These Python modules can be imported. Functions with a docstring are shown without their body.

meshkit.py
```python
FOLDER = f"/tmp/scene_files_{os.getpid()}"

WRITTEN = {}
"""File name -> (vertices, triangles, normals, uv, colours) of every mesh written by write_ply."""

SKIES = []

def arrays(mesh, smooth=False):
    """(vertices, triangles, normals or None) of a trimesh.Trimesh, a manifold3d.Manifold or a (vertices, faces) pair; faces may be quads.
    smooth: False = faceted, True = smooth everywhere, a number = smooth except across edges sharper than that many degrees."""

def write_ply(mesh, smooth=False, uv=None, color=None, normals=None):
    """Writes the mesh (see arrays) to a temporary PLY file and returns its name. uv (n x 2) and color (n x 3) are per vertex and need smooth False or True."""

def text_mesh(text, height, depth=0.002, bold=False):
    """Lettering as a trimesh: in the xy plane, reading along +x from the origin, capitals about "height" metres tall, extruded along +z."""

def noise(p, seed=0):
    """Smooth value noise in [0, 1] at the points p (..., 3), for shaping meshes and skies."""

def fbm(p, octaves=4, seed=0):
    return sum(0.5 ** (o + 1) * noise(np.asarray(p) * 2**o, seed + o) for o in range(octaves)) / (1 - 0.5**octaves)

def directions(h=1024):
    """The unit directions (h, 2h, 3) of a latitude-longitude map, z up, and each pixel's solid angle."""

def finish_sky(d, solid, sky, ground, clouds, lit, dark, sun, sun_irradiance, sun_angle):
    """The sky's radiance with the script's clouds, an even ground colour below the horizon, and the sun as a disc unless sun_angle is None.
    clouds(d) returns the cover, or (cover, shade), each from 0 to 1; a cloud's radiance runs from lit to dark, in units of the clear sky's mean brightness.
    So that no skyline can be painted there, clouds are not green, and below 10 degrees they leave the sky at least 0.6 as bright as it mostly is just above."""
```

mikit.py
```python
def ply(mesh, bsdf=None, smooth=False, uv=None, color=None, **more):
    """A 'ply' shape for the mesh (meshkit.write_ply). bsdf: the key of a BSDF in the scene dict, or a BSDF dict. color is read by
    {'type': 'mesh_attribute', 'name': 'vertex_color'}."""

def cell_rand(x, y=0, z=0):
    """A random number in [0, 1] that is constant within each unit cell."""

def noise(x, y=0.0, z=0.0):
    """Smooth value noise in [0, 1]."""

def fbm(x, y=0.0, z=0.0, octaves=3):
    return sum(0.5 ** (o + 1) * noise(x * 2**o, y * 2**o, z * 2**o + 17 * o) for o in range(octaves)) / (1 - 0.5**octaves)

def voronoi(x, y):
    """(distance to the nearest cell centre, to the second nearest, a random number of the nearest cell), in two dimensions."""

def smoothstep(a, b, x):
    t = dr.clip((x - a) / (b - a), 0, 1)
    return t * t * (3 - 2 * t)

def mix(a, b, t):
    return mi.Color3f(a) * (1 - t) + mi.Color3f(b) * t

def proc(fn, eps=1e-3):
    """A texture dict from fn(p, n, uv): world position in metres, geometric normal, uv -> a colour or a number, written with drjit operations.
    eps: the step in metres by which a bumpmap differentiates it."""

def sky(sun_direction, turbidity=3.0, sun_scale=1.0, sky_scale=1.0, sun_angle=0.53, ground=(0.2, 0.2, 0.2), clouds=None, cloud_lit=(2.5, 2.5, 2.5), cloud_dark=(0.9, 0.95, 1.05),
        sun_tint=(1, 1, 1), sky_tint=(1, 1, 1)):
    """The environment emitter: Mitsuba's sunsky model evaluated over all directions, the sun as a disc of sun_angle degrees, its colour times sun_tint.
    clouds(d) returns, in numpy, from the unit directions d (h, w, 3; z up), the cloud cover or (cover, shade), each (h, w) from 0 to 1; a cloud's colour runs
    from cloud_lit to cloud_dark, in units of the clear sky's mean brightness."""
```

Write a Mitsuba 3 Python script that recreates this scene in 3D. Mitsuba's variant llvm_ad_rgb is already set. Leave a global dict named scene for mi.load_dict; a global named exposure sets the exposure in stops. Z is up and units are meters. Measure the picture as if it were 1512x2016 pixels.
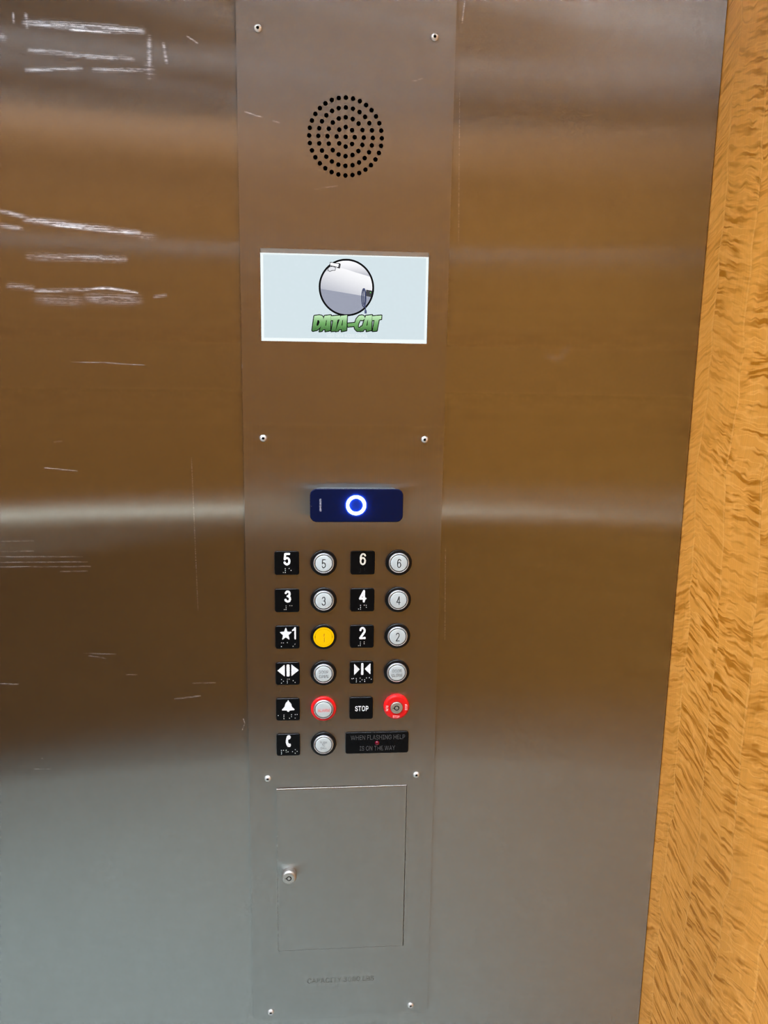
import math, random
import numpy as np, trimesh, mitsuba as mi, drjit as dr
import manifold3d as m3
from shapely.geometry import Polygon, LineString, Point, box as sbox, MultiPolygon
from shapely import affinity
from shapely.ops import unary_union
import mikit, meshkit
from mikit import proc, noise, fbm, smoothstep, mix

random.seed(7)
rng = np.random.default_rng(7)
T = mi.ScalarTransform4f
scene, labels = {}, {}
exposure = 0.0

# ------------------------------------------------------------------ camera
YAW, PITCH, ROLL = 0.0802, 0.1834, 0.0156
EYE = np.array([-0.0281, -1.0104, 1.47])
fwd = np.array([math.sin(YAW) * math.cos(PITCH), math.cos(YAW) * math.cos(PITCH), -math.sin(PITCH)])
rgt = np.array([math.cos(YAW), -math.sin(YAW), 0])
upv = np.cross(rgt, fwd)
cam_up = -rgt * math.sin(ROLL) + upv * math.cos(ROLL)
scene['camera'] = {'type': 'perspective', 'fov_axis': 'x', 'fov': math.degrees(2 * math.atan(756 / 1520.0)),
                   'near_clip': 0.01, 'far_clip': 50.0,
                   'to_world': T().look_at(origin=EYE.tolist(), target=(EYE + fwd).tolist(), up=cam_up.tolist())}

# ------------------------------------------------------------------ room measures and lamps
WALL_Y = 0.0025                 # room face of the front steel wall; the panel's face is y = 0
XR, XL, YB, H = 0.4685, -1.56, -1.74, 2.33
LAMPS = [(-1.15, -0.55), (-0.62, -0.55), (-0.08, -0.55), (-1.15, -1.39), (-0.62, -1.39), (-0.08, -1.39)]
LAMP_R, LAMP_DEEP, LAMP_L = 0.085, 0.06, (340.0, 385.0, 445.0)

def rgb(*v):
    return {'type': 'rgb', 'value': list(v)}

def srgb(r, g, b):
    return [((c / 255) / 12.92 if c < 10 else ((c / 255 + 0.055) / 1.055) ** 2.4) for c in (r, g, b)]

def lamp(radiance, weight=0.02):
    return {'type': 'area', 'radiance': radiance if isinstance(radiance, dict) else rgb(*radiance), 'sampling_weight': weight}

# ------------------------------------------------------------------ materials
SCRATCHES = [(-0.3719, 1.8584, -0.2406, 1.8552, 0.00408, 0.7), (-0.323, 1.8531, -0.2774, 1.8519, 0.0015, 1), (-0.3855, 1.8673, -0.3856, 1.8572, 0.00136, 0.35), (-0.3713, 1.8669, -0.3711, 1.853, 0.00204, 0.5), (-0.3704, 1.8293, -0.3083, 1.8255, 0.00272, 0.4), (-0.3083, 1.8255, -0.2712, 1.8244, 0.00272, 0.4), (-0.2676, 1.8262, -0.2519, 1.8241, 0.00272, 0.2), (-0.3747, 1.8074, -0.312, 1.8117, 0.00238, 0.4), (-0.2981, 1.8111, -0.2382, 1.8131, 0.00238, 0.35), (-0.2321, 1.8491, -0.2338, 1.8056, 0.00272, 0.3), (-0.2346, 1.816, -0.2319, 1.8106, 0.00544, 0.3), (-0.2159, 1.8427, -0.2132, 1.8219, 0.00204, 0.3), (-0.1886, 1.8521, -0.1764, 1.845, 0.00102, 0.3), (-0.4021, 1.8419, -0.3976, 1.8405, 0.0034, 0.35), (-0.416, 1.6499, -0.3869, 1.6432, 0.00272, 0.4), (-0.4172, 1.6335, -0.3925, 1.6302, 0.00272, 0.35), (-0.3865, 1.6409, -0.2536, 1.6288, 0.00374, 0.6), (-0.3588, 1.6358, -0.296, 1.6299, 0.0015, 1), (-0.296, 1.6299, -0.2651, 1.6296, 0.0015, 1), (-0.2519, 1.6259, -0.2348, 1.6245, 0.00408, 0.2), (-0.3857, 1.5979, -0.272, 1.5979, 0.00408, 0.4), (-0.372, 1.5977, -0.3298, 1.5964, 0.0017, 0.6), (-0.4127, 1.5632, -0.384, 1.5609, 0.0034, 0.35), (-0.3806, 1.5574, -0.3227, 1.5599, 0.00238, 0.5), (-0.3227, 1.5605, -0.295, 1.5629, 0.0017, 0.9), (-0.295, 1.5629, -0.2584, 1.5583, 0.0017, 0.9), (-0.3171, 1.5503, -0.2587, 1.5498, 0.0068, 0.3), (-0.3775, 1.5484, -0.3265, 1.5464, 0.0068, 0.17), (-0.2375, 1.5539, -0.2232, 1.556, 0.00204, 0.3), (-0.3417, 1.4722, -0.3026, 1.4722, 0.00082, 0.3), (-0.3026, 1.4722, -0.2533, 1.4698, 0.00082, 0.35), (-0.3834, 1.3387, -0.3431, 1.3349, 0.00082, 0.6), (-0.37, 1.372, -0.3599, 1.3727, 0.00082, 0.25), (-0.4472, 1.2219, -0.343, 1.2215, 0.00082, 0.25), (-0.4477, 1.2144, -0.3368, 1.2146, 0.00082, 0.3), (-0.4482, 1.2082, -0.3333, 1.2084, 0.00082, 0.35), (-0.4457, 1.2422, -0.4035, 1.2428, 0.00082, 0.15), (-0.372, 1.2017, -0.3375, 1.2022, 0.00082, 0.25), (-0.4467, 1.2286, -0.4044, 1.2292, 0.00082, 0.15), (-0.1981, 1.3529, -0.1955, 1.1465, 0.00068, 0.12), (-0.3418, 1.0845, -0.32, 1.0806, 0.00102, 0.4), (-0.3482, 1.0882, -0.3064, 1.0862, 0.00082, 0.25), (-0.4599, 1.0467, -0.4363, 1.0456, 0.00088, 0.5), (-0.2305, 1.0205, -0.1961, 1.0243, 0.00102, 0.45), (-0.2052, 1.043, -0.175, 1.0432, 0.00082, 0.25), (-0.1381, 0.9894, -0.1361, 0.9826, 0.00068, 0.5), (-0.1361, 0.9826, -0.1398, 0.9728, 0.00068, 0.5), (-0.4127, 0.9372, -0.4114, 0.9371, 0.00088, 0.6), (-0.4238, 0.9216, -0.4015, 0.921, 0.00082, 0.2), (-0.2936, 1.0569, -0.2795, 1.0567, 0.00082, 0.2), (0.1409, 1.9065, 0.1387, 1.882, 0.00102, 0.5), (0.2631, 1.4903, 0.2804, 1.4853, 0.00476, 0.1), (0.2804, 1.4853, 0.2918, 1.5006, 0.00476, 0.1), (0.1381, 1.8051, 0.1428, 1.627, 0.00068, 0.1), (0.1379, 1.231, 0.1411, 1.1006, 0.00068, 0.15)]
PLATE_SCRATCHES = [(-0.1222, 1.7711, -0.1017, 1.7657, 0.00088, 0.3), (-0.089, 1.7622, -0.0811, 1.7608, 0.00088, 0.2), (-0.0384, 1.6862, -0.0109, 1.6907, 0.00102, 0.08), (0.0919, 1.8166, 0.0795, 1.8132, 0.00088, 0.1), (-0.1312, 1.4723, -0.1306, 1.4698, 0.00136, 0.3), (-0.1184, 1.4329, -0.1165, 1.4309, 0.00102, 0.3)]

def wear(segs, film):
    def fn(p, n, uv):
        x, z = p.x, p.z
        m = mi.Float(0)
        for x0, z0, x1, z1, w, k in segs:
            dx, dz = x1 - x0, z1 - z0
            t = dr.clip(((x - x0) * dx + (z - z0) * dz) / (dx * dx + dz * dz), 0, 1)
            d2 = dr.square(x - x0 - t * dx) + dr.square(z - z0 - t * dz)
            end = 0.55 + 0.45 * smoothstep(0.0, 0.12, t) * (1 - smoothstep(0.85, 1.0, t))
            m = dr.maximum(m, k * end * dr.exp(-d2 / (0.64 * w * w)))
        streak = 0.68 * noise(x * 48 + z * 20, z * 1800) + 0.32 * noise(x * 260, z * 800, 7)
        return dr.clip(film + 0.55 * m * (0.18 + 1.25 * smoothstep(0.3, 0.78, streak)), 0, 1)
    return fn

def brushed(lo, hi):
    a, b = np.array(lo), np.array(hi)
    def fn(p, n, uv):
        f = 0.55 * noise(p.x * 1900 + p.y * 1900, p.z * 22) + 0.45 * fbm(p.x * 9, p.y * 9, p.z * 7)
        return mix(mi.Color3f(*a.tolist()), mi.Color3f(*b.tolist()), f)
    return fn

def conductor(col, au, av=None):
    d = {'type': 'roughconductor', 'material': 'none', 'distribution': 'ggx', 'specular_reflectance': col}
    if av is None:
        d['alpha'] = au
    else:
        d['alpha_u'], d['alpha_v'] = au, av
    return d

scratch = conductor(rgb(0.9, 0.9, 0.92), 0.5)
scene['steel_wall'] = {'type': 'blendbsdf', 'weight': proc(wear(SCRATCHES, 0.006)),
                       'first': conductor(proc(brushed((0.42, 0.42, 0.405), (0.48, 0.48, 0.465))), 0.46, 0.006), 'second': scratch}
scene['steel_plate'] = {'type': 'blendbsdf', 'weight': proc(wear(PLATE_SCRATCHES, 0.016)),
                        'first': conductor(proc(brushed((0.395, 0.395, 0.38), (0.45, 0.45, 0.435))), 0.48, 0.026), 'second': scratch}
scene['steel_plain'] = conductor(rgb(0.58, 0.57, 0.54), 0.22)
scene['steel_dark'] = conductor(rgb(0.25, 0.245, 0.23), 0.3)
scene['steel_ceiling'] = conductor(rgb(0.55, 0.54, 0.52), 0.4)
scene['chrome'] = conductor(rgb(0.72, 0.77, 0.83), 0.2)
scene['screw_steel'] = conductor(rgb(0.92, 0.93, 0.92), 0.32)
scene['lock_steel'] = conductor(rgb(0.6, 0.6, 0.56), 0.25)

def plastic(col, alpha=0.15, ior=1.49):
    return {'type': 'roughplastic', 'diffuse_reflectance': col if isinstance(col, dict) else rgb(*col), 'alpha': alpha, 'int_ior': ior}

def matte(*c):
    return {'type': 'diffuse', 'reflectance': rgb(*c)}

scene['rail_steel'] = plastic((0.95, 0.96, 0.80), 0.25)
scene['black_plastic'] = plastic((0.003, 0.0035, 0.004), 0.2, 1.33)
scene['black_gloss'] = plastic((0.002, 0.0025, 0.003), 0.12, 1.28)
scene['reader_body'] = plastic((0.09, 0.115, 0.125), 0.2)
scene['reader_face'] = plastic((0.0022, 0.0055, 0.030), 0.18, 1.25)
scene['blue_halo'] = plastic((0.004, 0.012, 0.062), 0.2, 1.25)  # bluer than the face: halo of the ring put into the colour
scene['cap_silver'] = {'type': 'principled', 'base_color': rgb(0.42, 0.465, 0.455), 'roughness': 0.5, 'specular': 0.4}
scene['red_plastic'] = plastic((0.75, 0.008, 0.01), 0.2)
scene['white_paint'] = plastic((0.85, 0.88, 0.87), 0.3)
scene['cream_paint'] = plastic((0.72, 0.69, 0.58), 0.3)
scene['pink_paint'] = plastic((0.9, 0.5, 0.48), 0.3)
scene['black_paint'] = matte(0.015, 0.017, 0.018)
scene['grey_paint'] = matte(0.07, 0.07, 0.068)
scene['red_paint'] = matte(0.6, 0.12, 0.11)
scene['dark_red_led'] = plastic((0.10, 0.002, 0.012), 0.08)
scene['amber_shade'] = matte(0.5, 0.25, 0.01)
scene['dark_void'] = matte(0.004, 0.004, 0.004)
scene['etched'] = conductor(rgb(0.16, 0.165, 0.15), 0.4)
scene['lamp_can'] = matte(0.03, 0.03, 0.03)
scene['amber_lens'] = matte(0.02, 0.01, 0.001)
scene['emitting'] = matte(0.02, 0.02, 0.02)

def wood_fn(p, n, uv):
    s, z = p.x + p.y, p.z
    s = s + 0.016 * (noise(z * 2.1, 3.3) - 0.5) + 0.016 * (noise(z * 9, 1.7) - 0.5) + 0.008 * (noise(z * 34, 6.1) - 0.5) + 0.022 * noise(s * 11, 2.2)
    q = (s - 0.0445) / 0.080
    k = dr.floor(q)
    f = q - k
    r = mikit.cell_rand(k, 5)
    m = k - 3 * dr.floor(k / 3)
    slope = dr.select(m > 1.5, mi.Float(0.42), dr.select(m > 0.5, mi.Float(-0.28), mi.Float(0.03))) + 0.15 * (r - 0.5)
    zz = z + slope * s + 0.008 * (noise(s * 28, z * 26, 2) - 0.5) + 0.0035 * (noise(s * 105, z * 90, 5) - 0.5)
    fig = 0.6 * noise(zz * 235, s * 30, k * 3.7) + 0.4 * noise(zz * 480, s * 62, k * 1.3 + 9)
    ridge = 1 - dr.abs(2 * noise(zz * 215, s * 36 + 40, k * 2.1 + 4) - 1)
    amp = 0.5 + 0.5 * smoothstep(0.3, 0.65, fbm(s * 16, z * 8, 3.0))
    dark = smoothstep(0.56, 0.24, fig) * amp
    light = smoothstep(0.75, 1.0, ridge) * amp
    grain = noise(s * 1100, z * 14) * 0.6 + noise(s * 2600, z * 40) * 0.4
    line = dr.exp(-dr.square((f - 0.03) / 0.022)) * (0.4 + 0.6 * noise(z * 30, k))
    tone = 0.90 + 0.2 * noise(s * 14, z * 2.5, 8)
    c = mix((0.575, 0.235, 0.038), (0.32, 0.105, 0.007), dark)
    c = mix(c, (0.84, 0.41, 0.10), light * 0.32 * (1 - dark))
    c = mix(c, (0.76, 0.39, 0.10), line * 0.35)
    return c * (tone * (0.92 + 0.16 * grain))
scene['figured_wood'] = {'type': 'principled', 'base_color': proc(wood_fn), 'roughness': 0.42, 'specular': 0.35}

def shaded_wood_fn(p, n, uv):
    return wood_fn(p, n, uv) * 0.31  # same veneer darkened; shade on back and left walls put into its colour
scene['shaded_wood'] = {'type': 'principled', 'base_color': proc(shaded_wood_fn), 'roughness': 0.42, 'specular': 0.35}
scene['shade_panel_wood'] = plastic((0.10, 0.048, 0.014), 0.3)  # dark tone painted in place of shade from a person standing there

def floor_fn(p, n, uv):
    f = fbm(p.x * 60, p.y * 60, 0, 3)
    return mix((0.275, 0.315, 0.287), (0.34, 0.375, 0.343), f)
scene['floor_tile'] = plastic(proc(floor_fn), 0.3)

# ------------------------------------------------------------------ builders
def to_wall(m):
    """Plate frame (u right, v up, w towards the room) -> world (x, -w, v)."""
    m = m.copy()
    v = np.array(m.vertices)
    m.vertices = np.stack([v[:, 0], -v[:, 2], v[:, 1]], 1)
    return m

def at(u, v, w=0.0):
    return T().translate([u, -w, v])

def extrude(poly, w0, w1, chamfer=0.0):
    """Plate-frame solid of a polygon between heights w0 and w1, with a chamfered front edge."""
    polys = [g for g in getattr(poly, 'geoms', [poly]) if g.area > 1e-10]
    out = []
    for g in polys:
        if chamfer > 0:
            q = np.array(g.exterior.coords)[:-1]
            if Polygon(q).exterior.is_ccw is False:
                q = q[::-1]
            inner = np.array(g.buffer(-chamfer, join_style=1).exterior.coords)[:-1]
            hull = m3.Manifold.hull_points(np.vstack([np.c_[q, np.full(len(q), w0)], np.c_[q, np.full(len(q), w1 - chamfer)],
                                                      np.c_[inner, np.full(len(inner), w1)]]))
            mm = hull.to_mesh()
            out.append(trimesh.Trimesh(mm.vert_properties[:, :3], mm.tri_verts, process=False))
        else:
            e = trimesh.creation.extrude_polygon(g, w1 - w0, engine='earcut')
            e.apply_translation([0, 0, w0])
            out.append(e)
    return trimesh.util.concatenate(out)

def rrect(cx, cy, w, h, r, n=6):
    return sbox(cx - w / 2 + r, cy - h / 2 + r, cx + w / 2 - r, cy + h / 2 - r).buffer(r, quad_segs=n)

def lathe(profile, sections=48):
    m = trimesh.creation.revolve(np.array(profile, float), sections=sections)
    if m.volume < 0:
        m.invert()
    return m

def wbox(x0, x1, y0, y1, z0, z1):
    m = trimesh.creation.box((abs(x1 - x0), abs(y1 - y0), abs(z1 - z0)))
    m.apply_translation([(x0 + x1) / 2, (y0 + y1) / 2, (z0 + z1) / 2])
    return m

def grain_uv(m):
    v = np.array(m.vertices)
    return np.stack([v[:, 0] - v[:, 1], v[:, 2] + 0.7 * v[:, 1]], 1)

def add(key, mesh, bsdf, smooth=False, uv=None, emit=None, wall=True, xf=None, **tags):
    d = mikit.ply(to_wall(mesh) if wall else mesh, bsdf, smooth=smooth, uv=uv)
    return put(key, d, emit, xf, **tags)

def put(key, d, emit=None, xf=None, **tags):
    key0, i = key, 0
    while key in scene:
        i += 1
        key = f'{key0}_{i:03d}'
    d = dict(d)
    if emit is not None:
        d['emitter'] = emit
    if xf is not None:
        d['to_world'] = xf
    scene[key] = d
    if tags:
        labels[key] = tags
    return key

def thing(name, label, category, group=None):
    """The key its parts' keys start with."""
    key, i = name, 0
    while key in labels:
        i += 1
        key = f'{name}_{i:03d}'
    labels[key] = {'label': label, 'category': category}
    if group:
        labels[key]['group'] = group
    return key

def text_in(text, x0, x1, y0, y1, depth=0.00025, bold=False):
    """Lettering fitted to a box of the plate frame."""
    m = meshkit.text_mesh(text, 1.0, 1.0, bold)
    b = m.bounds
    v = np.array(m.vertices)
    v[:, 0] = x0 + (v[:, 0] - b[0, 0]) / (b[1, 0] - b[0, 0]) * (x1 - x0)
    v[:, 1] = y0 + (v[:, 1] - b[0, 1]) / (b[1, 1] - b[0, 1]) * (y1 - y0)
    v[:, 2] = v[:, 2] * depth
    m.vertices = v
    return m

def lift(m, w, u=0.0, v=0.0):
    m.apply_translation([u, v, w])
    return m

# ------------------------------------------------------------------ the car: front wall, sides, back, floor, ceiling
def steel_panel(poly, y0, y1):
    m = to_wall(extrude(poly, 0, y1 - y0))
    m.apply_translation([0, y1, 0])
    return m

opening = sbox(-0.122, 0.516, 0.122, 2.19)
front = sbox(-0.66, 0.0, 0.4672, H).difference(opening)
m = steel_panel(front, WALL_Y, WALL_Y + 0.003)
add('wall_front', m, 'steel_wall', uv=grain_uv(m), wall=False, kind='structure', label='brushed stainless steel front return wall around the control panel, scratched at upper left')
backbox = trimesh.util.concatenate([wbox(-0.126, 0.126, 0.06, 0.063, 0.51, 2.2), wbox(-0.126, -0.123, 0.0056, 0.06, 0.51, 2.2),
                                    wbox(0.123, 0.126, 0.0056, 0.06, 0.51, 2.2), wbox(-0.123, 0.123, 0.0056, 0.06, 0.51, 0.513), wbox(-0.123, 0.123, 0.0056, 0.06, 2.197, 2.2)])
add('wall_front__back_box', backbox, 'dark_void', wall=False)
# door side of the front wall, left of the return panel
jamb = wbox(-0.663, -0.66, WALL_Y, 0.09, 0, 2.13)
add('trim_1', jamb, 'steel_plain', wall=False, kind='structure')
add('door_1', wbox(-1.53, -0.665, 0.06, 0.09, 0, 2.13), 'steel_plain', wall=False, kind='structure')
add('trim_2', wbox(XL, -0.66, WALL_Y, 0.06, 2.13, H), 'steel_plain', wall=False, kind='structure')
add('trim_3', wbox(XL, -1.50, WALL_Y, 0.06, 0, 2.13), 'steel_plain', wall=False, kind='structure')
add('wall_right', wbox(XR, XR + 0.02, YB, 0.03, 0, H), 'figured_wood', wall=False, kind='structure', label='golden figured wood veneer side wall meeting the steel wall at a corner')
add('wall_left', wbox(XL - 0.02, XL, YB, 0.09, 0, H), 'shaded_wood', wall=False, kind='structure')
add('wall_back', wbox(XL, XR, YB - 0.02, YB, 0, H), 'shaded_wood', wall=False, kind='structure')
add('floor', wbox(XL, XR, YB, 0.06, -0.03, 0), 'floor_tile', wall=False, kind='structure')
cpoly = sbox(XL - 0.02, YB - 0.02, XR + 0.02, 0.09).difference(unary_union([Point(x, y).buffer(LAMP_R + 0.006, quad_segs=10) for x, y in LAMPS]))
cm = trimesh.creation.extrude_polygon(cpoly, 0.004, engine='earcut')
cm.apply_translation([0, 0, H])
add('ceiling', trimesh.util.concatenate([cm, wbox(XL - 0.02, XR + 0.02, YB - 0.02, 0.09, H + 0.16, H + 0.18)]), 'steel_ceiling', wall=False, kind='structure')
add('baseboard_back', wbox(XL, XR, YB, YB + 0.008, 0, 0.1), 'steel_dark', wall=False, kind='structure')  # dark steel stands in for shade on the floor at the back
add('baseboard_left', wbox(XL, XL + 0.008, YB + 0.008, 0.0, 0, 0.1), 'steel_dark', wall=False, kind='structure')  # floor shade along the left wall put into this dark steel too

add('wall_back__added_shade_panel', wbox(XL, XR, YB + 0.0005, YB + 0.012, 0.1, 0.90), 'shade_panel_wood', wall=False)  # added panel, dark in place of shade below the rail
add('wall_left__added_shade_panel', wbox(XL + 0.0005, XL + 0.012, YB + 0.012, 0.0, 0.1, 0.90), 'shade_panel_wood', wall=False)  # added like the back one, its dark colour standing for shade
add('wall_back__trim_strip', wbox(XL, XR, YB + 0.0005, YB + 0.006, 1.85, 1.88), 'steel_plain', wall=False)

def rod(a, b, r, n=24):
    m = trimesh.creation.cylinder(radius=r, segment=np.array([a, b]), sections=n)
    return m
hr = thing('handrail', 'satin steel handrail along the wood back wall', 'handrail')
add(hr + '__bar', rod((XL + 0.12, YB + 0.06, 0.96), (XR - 0.12, YB + 0.06, 0.96), 0.025), 'rail_steel', smooth=40, wall=False)
for x in (XL + 0.3, -0.55, XR - 0.3):
    add(hr + '__bracket', rod((x, YB, 0.955), (x, YB + 0.06, 0.955), 0.009), 'rail_steel', smooth=40, wall=False)
hr = thing('handrail', 'satin steel handrail along the wood left wall', 'handrail')
add(hr + '__bar', rod((XL + 0.06, YB + 0.12, 0.96), (XL + 0.06, -0.25, 0.96), 0.025), 'rail_steel', smooth=40, wall=False)
for y in (YB + 0.3, -0.45):
    add(hr + '__bracket', rod((XL, y, 0.955), (XL + 0.06, y, 0.955), 0.009), 'rail_steel', smooth=40, wall=False)

def added_cove(wall, x0, x1, y0, y1, lx0, lx1, ly0, ly1, power):  # unseen light troughs added to brighten the upper walls
    k = thing('added_cove_light', f'added unseen strip light along the ceiling edge washing the {wall} wall with light', 'added light')
    add(k + '__added_valance', wbox(x0, x1, y0, y1, H - 0.11, H), 'steel_dark', wall=False)  # added shield that hides the strip from the steel wall
    add(k + '__lamp', wbox(lx0, lx1, ly0, ly1, H - 0.05, H - 0.02), 'emitting', wall=False, emit=lamp([c * power for c in LAMP_L], 1.0))  # added fill strip facing the wall
added_cove('back', XL + 0.18, XR - 0.18, YB + 0.17, YB + 0.18, XL + 0.2, XR - 0.2, YB + 0.158, YB + 0.1699, 0.12)
added_cove('right', XR - 0.18, XR - 0.17, YB + 0.18, -0.02, XR - 0.1699, XR - 0.158, YB + 0.2, -0.04, 0.085)
added_cove('left', XL + 0.17, XL + 0.18, YB + 0.18, -0.02, XL + 0.158, XL + 0.1699, YB + 0.2, -0.04, 0.06)

disc = trimesh.creation.cylinder(radius=LAMP_R, height=0.006, sections=40)
ring = lathe([(LAMP_R, -0.003), (LAMP_R + 0.018, -0.003), (LAMP_R + 0.018, 0.0), (LAMP_R + .005, 0.0), (LAMP_R + .005, LAMP_DEEP + .01), (LAMP_R, LAMP_DEEP + .01), (LAMP_R, -0.003)])
dl, dt = mikit.ply(disc, 'emitting', smooth=40), mikit.ply(ring, 'lamp_can', smooth=40)
for x, y in LAMPS:
    where = ('over the door side', 'at the centre', 'over the panel side')[[-1.15, -0.62, -0.08].index(x)]
    k = thing('ceiling_light', f'round recessed downlight in the {"front" if y > -1 else "rear"} row, {where}', 'ceiling light', 'ceiling downlights')
    put(k + '__lens', dl, lamp([c * (1.0 if y > -1 else 0.45) * {-1.15: 1.45, -0.62: 1.1, -0.08: 0.9}[x] for c in LAMP_L], 1.0), T().translate([x, y, H + LAMP_DEEP]))
    put(k + '__can', dt, None, T().translate([x, y, H]))

# ------------------------------------------------------------------ control panel
CP = thing('control_panel', 'tall brushed steel control panel faceplate holding the buttons, display and speaker', 'control panel')
Z0, Z1, HW = 0.506, 2.205, 0.131
DISP = (-0.1062, 0.1049, 1.5025, 1.6152)
DOOR = (-0.0933, 0.0914, 0.6226, 0.8848)
SPK = (-0.001, 1.7474)
holes = []
for i, n in enumerate((1, 8, 16, 24, 32)):
    for j in range(n):
        a = math.pi / 2 + 2 * math.pi * j / n
        r = 0.0443 * i / 4
        holes.append(Point(SPK[0] + r * math.cos(a), SPK[1] + r * math.sin(a)).buffer(0.00272, quad_segs=4))
plate = rrect(0, (Z0 + Z1) / 2, 2 * HW, Z1 - Z0, 0.004)
plate = plate.difference(unary_union(holes)).difference(sbox(DISP[0] - .0002, DISP[2] - .0002, DISP[1] + .0002, DISP[3])).difference(sbox(DOOR[0] - 0.00012, DOOR[2] - 0.00005, DOOR[1] + 0.0008, DOOR[3] + 0.0001))
m = to_wall(extrude(plate, -0.0025, 0.0))
add(CP + '__faceplate', m, 'steel_plate', uv=grain_uv(m), wall=False)
cap = text_in('CAPACITY 3000 LBS', -0.0508, 0.0489, 0.5655, 0.5735, 0.0001)
add(CP + '__engraved_text', lift(cap, 0.0), 'etched', label='etched lettering reading CAPACITY 3000 LBS')

# button-head screws with a hexagonal socket
prof = [(0, -0.001), (0.0046, -0.001), (0.0046, 0.0006)] + [(0.0046 * math.cos(a), 0.0006 + 0.0026 * math.sin(a)) for a in np.linspace(0.15, math.pi / 2 - 0.02, 9)] + [(0, 0.0032)]
rp = np.array(prof[1:-1]); an = np.arange(32) * math.pi / 16
dome_h = m3.Manifold.hull_points(np.vstack([np.c_[r * np.cos(an), r * np.sin(an), np.full(32, w)] for r, w in rp]))
sock = m3.Manifold.cylinder(0.01, 0.00195, 0.00195, 6).translate([0, 0, 0.0009])
dome_h = (dome_h - sock).to_mesh()
dome = trimesh.Trimesh(dome_h.vert_properties[:, :3], dome_h.tri_verts, process=False)
d_screw = mikit.ply(to_wall(dome), 'screw_steel', smooth=35)
d_sock = mikit.ply(to_wall(lift(trimesh.creation.cylinder(radius=0.0019, height=0.0002, sections=6), 0.0011)), 'dark_void')
for z in (1.8631, 1.3791, 0.8998, 0.5193):
    for s in (-1, 1):
        k = put(CP + '__screw', d_screw, xf=at(s * 0.1053, z))
        put(k + '__socket', d_sock, xf=at(s * 0.1053, z))

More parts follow.
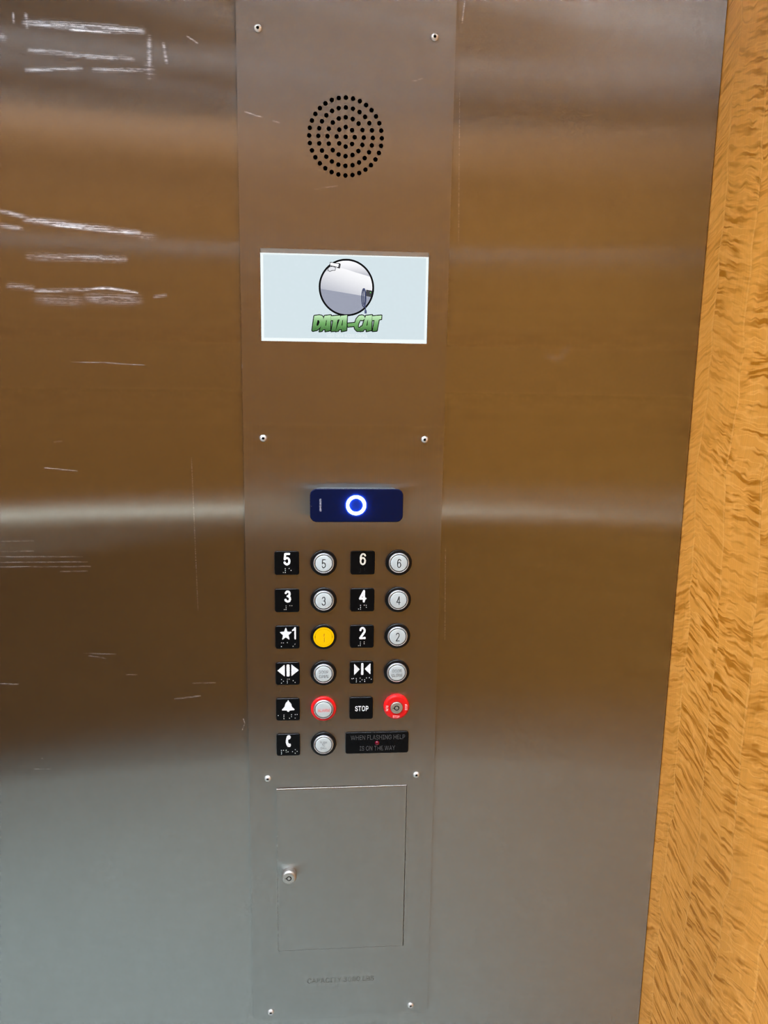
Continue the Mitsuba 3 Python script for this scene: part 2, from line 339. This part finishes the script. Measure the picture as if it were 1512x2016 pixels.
# service cabinet door, its top edge standing slightly proud
dw, dh = DOOR[1] - DOOR[0], DOOR[3] - DOOR[2]
pts = [(x, y, -0.003) for x in (0, dw) for y in (0, dh)] + [(x, 0, w) for x in (0, dw) for w in (-0.0002,)] + [(0.0002, 0.0002, 0), (dw - 0.0002, 0.0002, 0)]
pts += [(x, dh - 0.0016 + 0.0016 * math.sin(t), -0.0016 + 0.0016 * math.cos(t)) for x in (0.0, dw) for t in np.linspace(0, math.pi / 2, 7)]
sh = m3.Manifold.hull_points(np.array(pts)).to_mesh()
slab = to_wall(trimesh.Trimesh(sh.vert_properties[:, :3], sh.tri_verts, process=False))
slab = slab.subdivide_to_size(0.06)
v = np.array(slab.vertices)
lean = 0.0028 * np.clip(v[:, 2] / dh, 0, 1) ** 2 * (1.15 - 0.55 * v[:, 0] / dw)
v[:, 1] -= lean
slab.vertices = v + np.array([DOOR[0], 0, DOOR[2]])
add(CP + '__cabinet_door', slab, 'steel_plate', uv=grain_uv(slab), wall=False, label='small flush steel service door with a round key lock')

def barrel_lock(key, u, v, w, r, h, rounding, bsdf, turn=0.0):
    prof = [(0, 0.0), (r, 0.0), (r, h - rounding)] + [(r - rounding + rounding * math.cos(a), h - rounding + rounding * math.sin(a)) for a in np.linspace(0.1, math.pi / 2, 6)] + [(0, h)]
    an = np.arange(40) * math.pi / 20
    bm = m3.Manifold.hull_points(np.vstack([np.c_[q * np.cos(an), q * np.sin(an), np.full(40, y)] for q, y in prof if q > 0]))
    g = m3.Manifold.cylinder(0.004, 0.0037, 0.0037, 32) - m3.Manifold.cylinder(0.004, 0.0024, 0.0024, 32)
    g = g + m3.Manifold.cube([0.0024, 0.0014, 0.004]).translate([-0.0056, -0.0007, 0])
    bm = (bm - g.translate([0, 0, h - 0.002])).to_mesh()
    b = trimesh.Trimesh(bm.vert_properties[:, :3], bm.tri_verts, process=False)
    add(key, lift(b, w, u, v), bsdf, smooth=30, label='round barrel lock with a ring keyway')
    add(key + '__keyway', lift(trimesh.creation.annulus(0.0023, 0.0036, 0.0002, sections=24), w + h - 0.0019, u, v), 'dark_void')
barrel_lock(CP + '__cabinet_door__lock', -0.0762, 0.7492, 0.0005, 0.0106, 0.0108, 0.0034, 'lock_steel')

# ------------------------------------------------------------------ display
DS = thing('display_screen', 'white display screen showing a round badge and the green words DATA-CAT', 'display screen')
dz1 = 1.6096
add(DS + '__backlight', extrude(sbox(DISP[0], DISP[2], DISP[1], dz1), -0.004, -0.0012), 'emitting', emit=lamp(srgb(240, 248, 248)), label='white border of the screen')
add(DS + '__picture', extrude(Polygon([(DISP[0] + .0035, DISP[2] + .0040), (DISP[1] - .0032, DISP[2] + .0050), (DISP[1] - .0032, dz1 - .0012), (DISP[0] + .0035, dz1 - .0018)]), -0.0014, -0.0010), 'emitting', emit=lamp(srgb(209, 224, 229)), label='pale blue picture area')
trim = extrude(sbox(DISP[0], 0, DISP[1], 0.0062), -0.0006, 0.0)
trim.apply_transform(trimesh.transformations.rotation_matrix(math.radians(18), [1, 0, 0]))
add(DS + '__top_trim', lift(trim, -0.0022, 0, dz1), 'steel_plain', label='narrow steel strip above the screen')

LC = np.array([0.00183, 1.55524])
def L5(x, y):      # detail coordinates of the badge's lower half -> plate frame
    return L(605 + x / 9.45, 600 + y / 9.45)
def L4(x, y):
    return L(605 + x / 9.45, 500 + y / 9.45)
def L(px, py):
    dx, dy = px - 683, py - 590
    return (LC[0] + 6.423e-4 * dx + 4.1e-6 * dy, LC[1] + 1.405e-5 * dx - 6.22e-4 * dy)
def P4(pts):
    return Polygon([L4(*p) for p in pts]).buffer(0)
def P5(pts, *inner):
    return Polygon([L5(*p) for p in pts], [[L5(*p) for p in q] for q in inner]).buffer(0)
K = 6.32e-4 / 9.45
layer = [-0.0010]
def layer_up(key, poly, emit, bsdf='emitting', **tags):
    w = layer[0]
    layer[0] += 0.00006
    e = lamp(emit, 0.0 if isinstance(emit, dict) else 0.02) if emit else None
    m = to_wall(extrude(poly, w - 0.00006, w + 0.00006))
    return add(key, m, bsdf, uv=grain_uv(m) if isinstance(emit, dict) else None, wall=False, emit=e, **tags)
BD = DS + '__badge'
cx, cy = L(682.2, 566.2)
circ = lambda r: Point(cx, cy).buffer(r * 6.32e-4, quad_segs=24)
layer_up(BD, circ(55.3), None, 'dark_void', label='round badge with a thick black ring and a grey scene')
def sky_fn(p, n, uv):
    t = smoothstep(-0.030, 0.030, p.z - cy + 0.35 * (p.x - cx))
    return mix((0.36, 0.38, 0.46), (0.97, 0.97, 0.98), t)
layer_up(BD + '__scene', circ(51.8), proc(sky_fn))
ceil_poly = P4([(300, 350), (520, 290), (620, 262), (720, 285), (870, 335), (1040, 385), (1260, 450), (1300, 60), (200, 60)]).intersection(circ(51.8))
def ceil_fn(p, n, uv):
    t = smoothstep(0.006, 0.032, p.z - cy)
    return mix((0.30, 0.31, 0.38), (0.95, 0.95, 0.97), t)
layer_up(BD + '__ceiling_shape', ceil_poly, proc(ceil_fn))
lower = P4([(200, 640), (1280, 820), (1280, 1300), (200, 1300)]).intersection(circ(51.8))
layer_up(BD + '__floor_shape', lower, srgb(150, 155, 172))
dev = P4([(1098, 664), (1212, 684), (1192, 803), (1080, 780)]).intersection(circ(51.8))
layer_up(BD + '__device_box', dev, srgb(48, 48, 54))
layer_up(BD + '__device_light', Point(*L4(1176, 717)).buffer(11 * K), srgb(80, 220, 70))
cam_shapes = [P4([(432, 165), (590, 190), (575, 250), (428, 215)]), P4([(585, 183), (612, 196), (600, 262), (562, 250)]), P4([(478, 240), (520, 255), (517, 302), (462, 305), (420, 325), (388, 300), (400, 262), (440, 240)])]
layer_up(BD + '__camera_outline', unary_union(cam_shapes).buffer(9 * K), None, 'dark_void')
layer_up(BD + '__camera_mount', cam_shapes[2], srgb(225, 227, 232))
layer_up(BD + '__camera_body', cam_shapes[0], srgb(250, 250, 252))
layer_up(BD + '__camera_lens', cam_shapes[1].buffer(-8 * K), srgb(110, 112, 120))
el = [L4(1052 + 38 * math.cos(a), 815 + 170 * math.sin(a)) for a in np.linspace(0, 2 * math.pi, 33)]
el2 = [L4(1058 + 16 * math.cos(a), 800 + 150 * math.sin(a)) for a in np.linspace(0, 2 * math.pi, 33)]
cable = [LineString(el).buffer(7 * K), LineString(el2).buffer(6 * K), LineString([L4(1068, 950), L4(1082, 1000), L4(1084, 1045), L5(1084, 110)]).buffer(7 * K), P5([(1068, 105), (1102, 105), (1104, 160), (1072, 160)])]
layer_up(BD + '__cable_coil', unary_union(cable).buffer(3 * K), srgb(20, 24, 40))
layer_up(BD + '__cable_strand', unary_union([c.buffer(-2.5 * K) for c in cable]), srgb(66, 78, 125))

A_ = lambda dx, dy=0: ([(x + dx, y + dy) for x, y in [(100, 205), (218, 192), (205, 482), (112, 500), (110, 455), (70, 462), (50, 493), (0, 500)]], [(x + dx, y + dy) for x, y in [(130, 290), (140, 274), (130, 385), (110, 395)]])
T_ = lambda dx: [(x + dx, y) for x, y in [(0, 212), (172, 200), (168, 272), (122, 280), (86, 490), (4, 498), (38, 288), (-3, 292)]]
glyphs = [P5([(128, 205), (225, 193), (272, 203), (296, 235), (297, 290), (280, 350), (240, 420), (180, 475), (85, 495)], [(190, 285), (215, 288), (226, 325), (208, 375), (160, 418)]),
          P5(*A_(221)), P5(T_(441)), P5(*A_(524)),
          P5([(750, 350), (890, 336), (882, 402), (754, 414)]),
          P5([(1075, 262), (1066, 215), (1020, 195), (965, 205), (915, 262), (884, 345), (874, 400), (886, 455), (925, 495), (985, 496), (1030, 462), (1045, 402), (1000, 405), (985, 430), (955, 432), (943, 400), (957, 345), (982, 292), (1006, 278), (1018, 300)]),
          P5(*A_(992)), P5(T_(1215))]
for i in (0, 5):
    glyphs[i] = glyphs[i].buffer(-14 * K).buffer(28 * K, quad_segs=5).buffer(-14 * K, quad_segs=5)
layer_up(DS + '__lettering_outline', unary_union([Polygon(g.exterior).buffer(15 * K) for g in glyphs if g.geom_type == 'Polygon']), None, 'dark_void', label='black outline of the words')
gz0, gz1 = L5(700, 500)[1], L5(700, 195)[1]
def letter_fn(p, n, uv):
    t = (p.z - gz0) / (gz1 - gz0)
    c = mix((0.035, 0.16, 0.02), (0.15, 0.40, 0.11), smoothstep(0.0, 0.55, t))
    return mix(c, (0.50, 0.78, 0.44), smoothstep(0.45, 1.0, t))
le = proc(letter_fn)
names = ['D', 'A', 'T', 'A', 'dash', 'C', 'A', 'T']
w_l = layer[0]
for g in glyphs:
    layer[0] = w_l
    layer_up(DS + '__letter', g, le)
tag = text_in('VOICE-DATA-ACCESS CONTROL', *(L5(360, 0)[0], L5(1130, 0)[0]), L5(745, 612)[1], L5(745, 552)[1], 0.0001)
add(DS + '__tagline', lift(tag, -0.00098), 'emitting', emit=lamp(srgb(238, 245, 247)), label='fine white line of words under the logo')

# ------------------------------------------------------------------ card reader
CR = thing('card_reader', 'dark blue rounded card reader with a glowing white ring, above the buttons', 'card reader')
RX, RZ, RW, RH, RD = 0.0156, 1.2949, 0.1208, 0.0438, 0.025
def rlayer(w, h, r, z):
    q = np.array(rrect(0, 0, w, h, r, 8).exterior.coords)[:-1]
    return np.c_[q, np.full(len(q), z)]
def rhull(*ls):
    h = m3.Manifold.hull_points(np.vstack([rlayer(*q) for q in ls])).to_mesh()
    return trimesh.Trimesh(h.vert_properties[:, :3], h.tri_verts, process=False)
add(CR + '__body', lift(rhull((RW - 0.010, RH - 0.003, 0.0085, 0), (RW - 0.003, RH - 0.0010, 0.0085, RD - 0.006), (RW - 0.0010, RH - 0.0006, 0.0088, RD - 0.0016)), 0, RX, RZ), 'reader_body', smooth=35, label='pale grey housing')
add(CR + '__face', lift(rhull((RW, RH, 0.0088, RD - 0.0018), (RW, RH, 0.0088, RD - 0.0010), (RW - 0.0006, RH - 0.0006, 0.0085, RD - 0.0003), (RW - 0.0020, RH - 0.0020, 0.0079, RD)), 0, RX, RZ), 'reader_face', smooth=35, label='glossy dark blue front face')
RGX, RGZ = 0.0147, 1.2955
ringp = Point(0, 0).buffer(0.0132, quad_segs=24).difference(Point(0, 0).buffer(0.0087, quad_segs=24))
tor = trimesh.creation.torus(0.01095, 0.0021, major_sections=64, minor_sections=14)
add(CR + '__lens', lift(extrude(Point(0, 0).buffer(0.0152, quad_segs=16), 0, 0.00012), RD, RGX, RGZ), 'blue_halo', label='blue disc under the ring, tinted to carry its halo')  # disc added so the glow round the ring reads wider
add(CR + '__light_ring', lift(tor, RD + 0.0002, RGX, RGZ), 'emitting', smooth=True, emit=lamp((26.0, 75.0, 210.0), 0.3), label='glowing blue-white ring')
txt = meshkit.text_mesh('openpath', 1.0, 1.0)
b = txt.bounds; vv = np.array(txt.vertices)
ln, ht = 0.0163, 0.0031
tx = (vv[:, 0] - b[0, 0]) / (b[1, 0] - b[0, 0]) * ln
ty = (vv[:, 1] - b[0, 1]) / (b[1, 1] - b[0, 1]) * (ht)
txt.vertices = np.c_[ty - ht / 2, ln / 2 - tx, vv[:, 2] * 0.0002]
add(CR + '__lettering', lift(txt, RD, -0.0314, 1.2955), 'white_paint', label='small white word openpath, turned sideways')
add(CR + '__sensor_dot', lift(extrude(Point(0, 0).buffer(0.0006), 0, 0.0001), RD, -0.0430, 1.2940), 'grey_paint')

# ------------------------------------------------------------------ glyphs drawn with strokes
def arc(cx, cy, rx, ry, a0, a1, n=14):
    return [(cx + rx * math.cos(math.radians(a)), cy + ry * math.sin(math.radians(a))) for a in np.linspace(a0, a1, n)]
STROKES = {   # unit height, about 0.6 wide
    '1': [[(0.12, 0.78), (0.26, 0.86), (0.34, 1.0), (0.34, 0.0)]],
    '2': [arc(0.3, 0.72, 0.26, 0.28, 165, -25) + [(0.03, 0.0), (0.58, 0.0)]],
    '3': [arc(0.3, 0.765, 0.235, 0.235, 160, -90), arc(0.3, 0.265, 0.28, 0.265, 90, -160)],
    '4': [[(0.43, 0.0), (0.43, 1.0), (0.0, 0.27), (0.6, 0.27)]],
    '5': [[(0.55, 1.0), (0.12, 1.0), (0.06, 0.5)] + arc(0.3, 0.31, 0.28, 0.31, 130, -155)],
    '6': [arc(0.3, 0.31, 0.28, 0.31, 0, 360, 26), [(0.02, 0.31)] + arc(0.34, 0.55, 0.32, 0.45, 190, 40)],
}
def digit(ch, cx, cy, height, width, stroke):
    """Digit as a polygon in the plate frame: total height and width, given stroke thickness."""
    ls = [LineString(s) for s in STROKES[ch]]
    u = unary_union(ls)
    x0, y0, x1, y1 = u.bounds
    sx = (width - stroke) / max(x1 - x0, 1e-6)
    sy = (height - stroke) / (y1 - y0)
    u = affinity.affine_transform(u, [sx, 0, 0, sy, cx - sx * (x0 + x1) / 2, cy - sy * (y0 + y1) / 2])
    return u.buffer(stroke / 2, quad_segs=5)

# ------------------------------------------------------------------ tactile plates
PS = 0.0324
d_plate = mikit.ply(to_wall(extrude(rrect(0, 0, PS, PS, 0.0028), 0, 0.0022, 0.0004)), 'black_gloss', smooth=False)
dot = trimesh.creation.icosphere(subdivisions=1, radius=0.00062)

class Frame:
    """Detail coordinates of one plate -> plate frame of the wall."""
    def __init__(s, l, t, r, b, cx, cz, w=PS, h=PS):
        s.l, s.t, s.r, s.b, s.cx, s.cz, s.w, s.h = l, t, r, b, cx, cz, w, h
    def __call__(s, x, y):
        return (s.cx + (x - (s.l + s.r) / 2) / (s.r - s.l) * s.w, s.cz - (y - (s.t + s.b) / 2) / (s.b - s.t) * s.h)
    def poly(s, pts, rnd=0.0):
        p = Polygon([s(*q) for q in pts]).buffer(0)
        return p.buffer(-rnd).buffer(rnd, quad_segs=4) if rnd else p

ROWS = [1.2127, 1.1607, 1.1087, 1.0563, 1.0038, 0.9511]
COLS = [-0.0761, -0.0270, 0.0254, 0.0742]
TOP = 0.0022
def tactile(frame, label, shapes, dots, paint='white_paint', dot_paint='white_paint', part='symbol'):
    k = thing('tactile_plate', label, 'button sign', 'black tactile plates beside the buttons')
    put(k + '__plate', d_plate, xf=at(frame.cx, frame.cz))
    for nm, poly in shapes:
        add(k + '__' + nm, extrude(poly, TOP - 0.0001, TOP + 0.0006), paint)
    if dots:
        ms = []
        for p in dots:
            q = dot.copy(); q.apply_translation([*frame(*p), TOP]); ms.append(q)
        add(k + '__braille', trimesh.util.concatenate(ms), dot_paint, smooth=True, kind='stuff')
    return k

def num_poly(fr, ch, x0, x1, y0, y1, stroke=0.0031):
    a, b = fr(x0, y0), fr(x1, y1)
    return digit(ch, (a[0] + b[0]) / 2, (a[1] + b[1]) / 2, a[1] - b[1], b[0] - a[0], stroke)

f = Frame(187, 222, 607, 628, COLS[0], ROWS[0])
tactile(f, 'black tactile plate with raised white numeral five (5) and braille', [('numeral', num_poly(f, '5', 338, 460, 246, 464))], [(368, 520), (368, 553), (335, 586), (368, 586), (435, 518), (468, 550)])
f = Frame(178, 212, 595, 612, COLS[2], ROWS[0])
tactile(f, 'black tactile plate with raised cream numeral six (6) and unpainted braille', [('numeral', num_poly(f, '6', 331, 442, 243, 450, 0.0025))], [(350, 515), (350, 545), (325, 575), (350, 575), (415, 510), (445, 512), (415, 540)], 'cream_paint', 'black_plastic')
f = Frame(190, 865, 613, 1272, COLS[0], ROWS[1])
tactile(f, 'black tactile plate with raised white numeral three (3) and braille', [('numeral', num_poly(f, '3', 352, 472, 888, 1102))], [(381, 1160), (381, 1193), (349, 1226), (381, 1226), (447, 1158), (482, 1158)])
f = Frame(176, 850, 585, 1252, COLS[2], ROWS[1])
tactile(f, 'black tactile plate with raised white numeral four (4) and braille', [('numeral', num_poly(f, '4', 320, 450, 873, 1092))], [(349, 1143), (349, 1178), (315, 1210), (349, 1210), (413, 1143), (447, 1143), (447, 1178)])
f = Frame(197, 1505, 612, 1900, COLS[0], ROWS[2])
star = [(376 + (108 if i % 2 == 0 else 46) * math.sin(math.pi * i / 5), 1645 - (118 if i % 2 == 0 else 50) * math.cos(math.pi * i / 5)) for i in range(10)]
tactile(f, 'black tactile plate with a white star and numeral 1', [('star', Polygon([f(*p) for p in star]).buffer(-0.0004).buffer(0.0007)), ('numeral', num_poly(f, '1', 482, 554, 1522, 1738, 0.0024))], [(300, 1795), (333, 1797), (400, 1795), (300, 1860), (500, 1857), (533, 1823)])
f = Frame(170, 1480, 577, 1880, COLS[2], ROWS[2])
tactile(f, 'black tactile plate with raised white numeral two (2) and braille', [('numeral', num_poly(f, '2', 322, 440, 1508, 1724))], [(347, 1777), (347, 1808), (313, 1840), (345, 1840), (411, 1775), (411, 1808)])
f = Frame(204, 205, 612, 600, COLS[0], ROWS[3])
tactile(f, 'black tactile plate with white door-open arrows pointing outward', [('arrow', f.poly([(230, 342), (358, 234), (358, 450)], .0005)), ('bar', f.poly([(386, 235), (442, 235), (442, 448), (386, 448)], .0017)), ('arrow', f.poly([(470, 234), (600, 340), (470, 444)], .0005))], [(300, 502), (333, 532), (300, 564), (400, 498), (432, 497), (400, 532), (400, 564), (500, 527), (533, 558)])
f = Frame(166, 180, 568, 570, COLS[2], ROWS[3])
tactile(f, 'black tactile plate with white door-close arrows pointing inward', [('arrow', f.poly([(235, 210), (334, 315), (235, 416)], .0005)), ('bar', f.poly([(355, 206), (398, 206), (398, 414), (355, 414)], .0014)), ('arrow', f.poly([(519, 204), (416, 308), (519, 408)], .0005))], [(200, 480), (228, 475), (277, 475), (277, 506), (277, 537), (341, 472), (375, 500), (341, 533), (420, 500), (420, 532), (452, 467), (500, 465), (533, 495)])
f = Frame(208, 830, 614, 1212, COLS[0], ROWS[4])
bell = [(413, 850), (424, 862), (430, 882), (455, 900), (470, 930), (480, 968), (496, 988), (524, 1012), (522, 1030), (440, 1034), (434, 1050), (415, 1060), (396, 1050), (390, 1034), (308, 1032), (306, 1014), (335, 988), (350, 968), (360, 930), (375, 900), (398, 882), (403, 862)]
tactile(f, 'black tactile plate with a white alarm bell symbol', [('bell_symbol', f.poly(bell))], [(240, 1120), (338, 1114), (338, 1145), (338, 1177), (437, 1172), (470, 1112), (470, 1143), (533, 1109), (567, 1107), (533, 1170)])
f = Frame(160, 795, 558, 1180, COLS[2], ROWS[4])
k = tactile(f, 'black tactile plate reading STOP in small white capitals', [], [])
a, b = f(252, 1038), f(482, 945)
add(k + '__lettering', lift(text_in('STOP', a[0], b[0], a[1], b[1], 0.0006, True), TOP - 0.0001), 'white_paint')
f = Frame(210, 1445, 616, 1815, COLS[0], ROWS[5])
hand = [(405, 1464), (438, 1462), (456, 1485), (455, 1512), (440, 1530), (418, 1533), (410, 1550), (412, 1588), (424, 1604), (446, 1604), (459, 1622), (456, 1648), (438, 1665), (405, 1662), (384, 1635), (370, 1590), (368, 1560), (376, 1515), (388, 1480)]
tactile(f, 'black tactile plate with a white telephone handset symbol', [('handset_symbol', f.poly(hand, .0003))], [(293, 1721), (328, 1719), (293, 1752), (293, 1783), (374, 1719), (374, 1750), (407, 1748), (486, 1747), (533, 1714), (567, 1744), (533, 1775)])

# help sign
HS = thing('help_sign', 'wide black sign reading WHEN FLASHING HELP IS ON THE WAY', 'sign')
f = Frame(92, 1405, 1172, 1765, 0.0483, 0.9514, 0.0887, 0.0318)
add(HS + '__plate', lift(extrude(rrect(0, 0, 0.0887, 0.0318, 0.0028), 0, TOP, 0.0004), 0, 0.0483, 0.9514), 'black_gloss')
for s, x0, x1, y0, y1 in (('WHEN FLASHING HELP', 180, 1112, 1452, 1530), ('IS ON THE WAY', 333, 945, 1637, 1716)):
    a, b = f(x0, y1), f(x1, y0)
    add(HS + '__lettering', lift(text_in(s, a[0], b[0], a[1], b[1], 0.0002), TOP), 'grey_paint', label='dark grey capitals')
led = trimesh.creation.icosphere(subdivisions=3, radius=0.0034)
led.apply_scale([1, 1, 0.8])
add(HS + '__indicator_lamp', lift(led, TOP, *f(632, 1590)), 'dark_red_led', smooth=True, label='small round dark red lamp')

# ------------------------------------------------------------------ push buttons
bezel = lathe([(0, 0.0), (0.0177, 0.0), (0.0177, 0.0020), (0.0173, 0.0028), (0.0166, 0.0032), (0.0146, 0.0033), (0.0142, 0.0029), (0.0142, 0.0008), (0, 0.0008)], 56)
ringm = lathe([(0.0119, 0.0008), (0.01415, 0.0008), (0.01415, 0.0034), (0.0138, 0.0044), (0.0134, 0.0050), (0.0129, 0.0053), (0.0123, 0.0051), (0.0119, 0.0045), (0.0119, 0.0008)], 56)
capm = lathe([(0, 0.0008), (0.0113, 0.0008), (0.0113, 0.0050), (0.0110, 0.0056), (0.0104, 0.0059), (0.006, 0.0060), (0, 0.0060)], 56)
D = {n: mikit.ply(to_wall(bezel), b, smooth=35) for n, b in (('bezel', 'black_plastic'), ('bezel_red', 'red_plastic'))}
D['ring'] = mikit.ply(to_wall(ringm), 'chrome', smooth=35)
D['cap'] = mikit.ply(to_wall(capm), 'cap_silver', smooth=35)
D['ring_lit'] = mikit.ply(to_wall(ringm), 'amber_lens', smooth=35)
D['cap_lit'] = mikit.ply(to_wall(capm), 'amber_lens', smooth=35)
CT = 0.0060
def button(c, r, label, lit=False, red=False):
    k = thing('elevator_button', label, 'button', 'round elevator push buttons')
    x, z = COLS[c], ROWS[r]
    put(k + '__bezel', D['bezel_red' if red else 'bezel'], xf=at(x, z), label='red bezel ring' if red else 'black bezel ring')
    if lit:
        put(k + '__ring', D['ring_lit'], lamp((0.95, 0.54, 0.002)), at(x, z), label='lit yellow ring')
        put(k + '__cap', D['cap_lit'], lamp((0.98, 0.58, 0.002)), at(x, z), label='lit yellow cap')
    else:
        put(k + '__ring', D['ring'], xf=at(x, z), label='polished chrome ring')
        put(k + '__cap', D['cap'], xf=at(x, z), label='pale silver cap')
    return k, x, z
def num_button(c, r, ch, label, lit=False):
    k, x, z = button(c, r, label, lit)
    w = 0.0054 if ch != '1' else 0.0026
    add(k + '__numeral', extrude(digit(ch, x, z, 0.0122, w if ch != '4' else 0.0058, 0.00105), CT - 0.0001, CT + 0.00015), 'amber_shade' if lit else 'black_paint')
def word_button(c, r, lines, label, paint='black_paint', red=False, bold=False):
    k, x, z = button(c, r, label, False, red)
    for s, w, h, dy in lines:
        add(k + '__lettering', lift(text_in(s, x - w / 2, x + w / 2, z + dy - h / 2, z + dy + h / 2, 0.0002, bold), CT - 0.00005), paint)
num_button(1, 0, '5', 'round silver push button marked five (5), right of the black five plate')
num_button(3, 0, '6', 'round silver push button marked six (6), right of the black six plate')
num_button(1, 1, '3', 'round silver push button marked three (3), right of the black three plate')
num_button(3, 1, '4', 'round silver push button marked four (4), right of the black four plate')
num_button(1, 2, '1', 'round yellow lit push button numbered 1 beside the star plate', True)
num_button(3, 2, '2', 'round silver push button marked two (2), right of the black two plate')
word_button(1, 3, [('DOOR', 0.0130, 0.0045, 0.0033), ('OPEN', 0.0124, 0.0045, -0.0031)], 'round silver push button reading DOOR OPEN')
word_button(3, 3, [('DOOR', 0.0130, 0.0042, 0.0033), ('CLOSE', 0.0148, 0.0044, -0.0031)], 'round silver push button reading DOOR CLOSE')
word_button(1, 4, [('ALARM', 0.0164, 0.0047, -0.0005)], 'round silver ALARM push button in a red bezel', 'red_paint', True, True)
word_button(1, 5, [('PUSH', 0.0100, 0.0031, 0.0042), ('TO', 0.0042, 0.0031, 0.0003), ('CALL', 0.0088, 0.0031, -0.0041)], 'round silver push button reading PUSH TO CALL')

# stop key switch
KS = thing('key_switch', 'round red stop key switch with a steel lock at its centre', 'key switch')
x, z = 0.0746, 1.0052
rk = lathe([(0, 0), (0.0182, 0), (0.0182, 0.0022), (0.0176, 0.0042), (0.0158, 0.0054), (0.0150, 0.0055), (0.0090, 0.0055), (0.0090, 0.003), (0, 0.003)], 56)
add(KS + '__red_collar', lift(rk, 0, x, z), 'red_plastic', smooth=30, label='red plastic collar')
barrel_lock(KS + '__lock', x, z, 0.003, 0.0087, 0.0042, 0.0012, 'lock_steel')
def ktext(s, du, dv, w, h, deg):
    m = text_in(s, -w / 2, w / 2, -h / 2, h / 2, 0.00025, True)
    m.apply_transform(trimesh.transformations.rotation_matrix(math.radians(deg), [0, 0, 1]))
    add(KS + '__lettering', lift(m, 0.0055, x + du, z + dv), 'pink_paint', label='small white word on the red collar')
ktext('RUN', -0.0134, -0.0006, 0.0078, 0.0037, -90)
ktext('STOP', 0.0134, 0.0006, 0.0092, 0.0037, 90)
ktext('STOP', -0.0004, -0.0133, 0.0094, 0.0037, 0)

scene = {'type': 'scene', **scene}
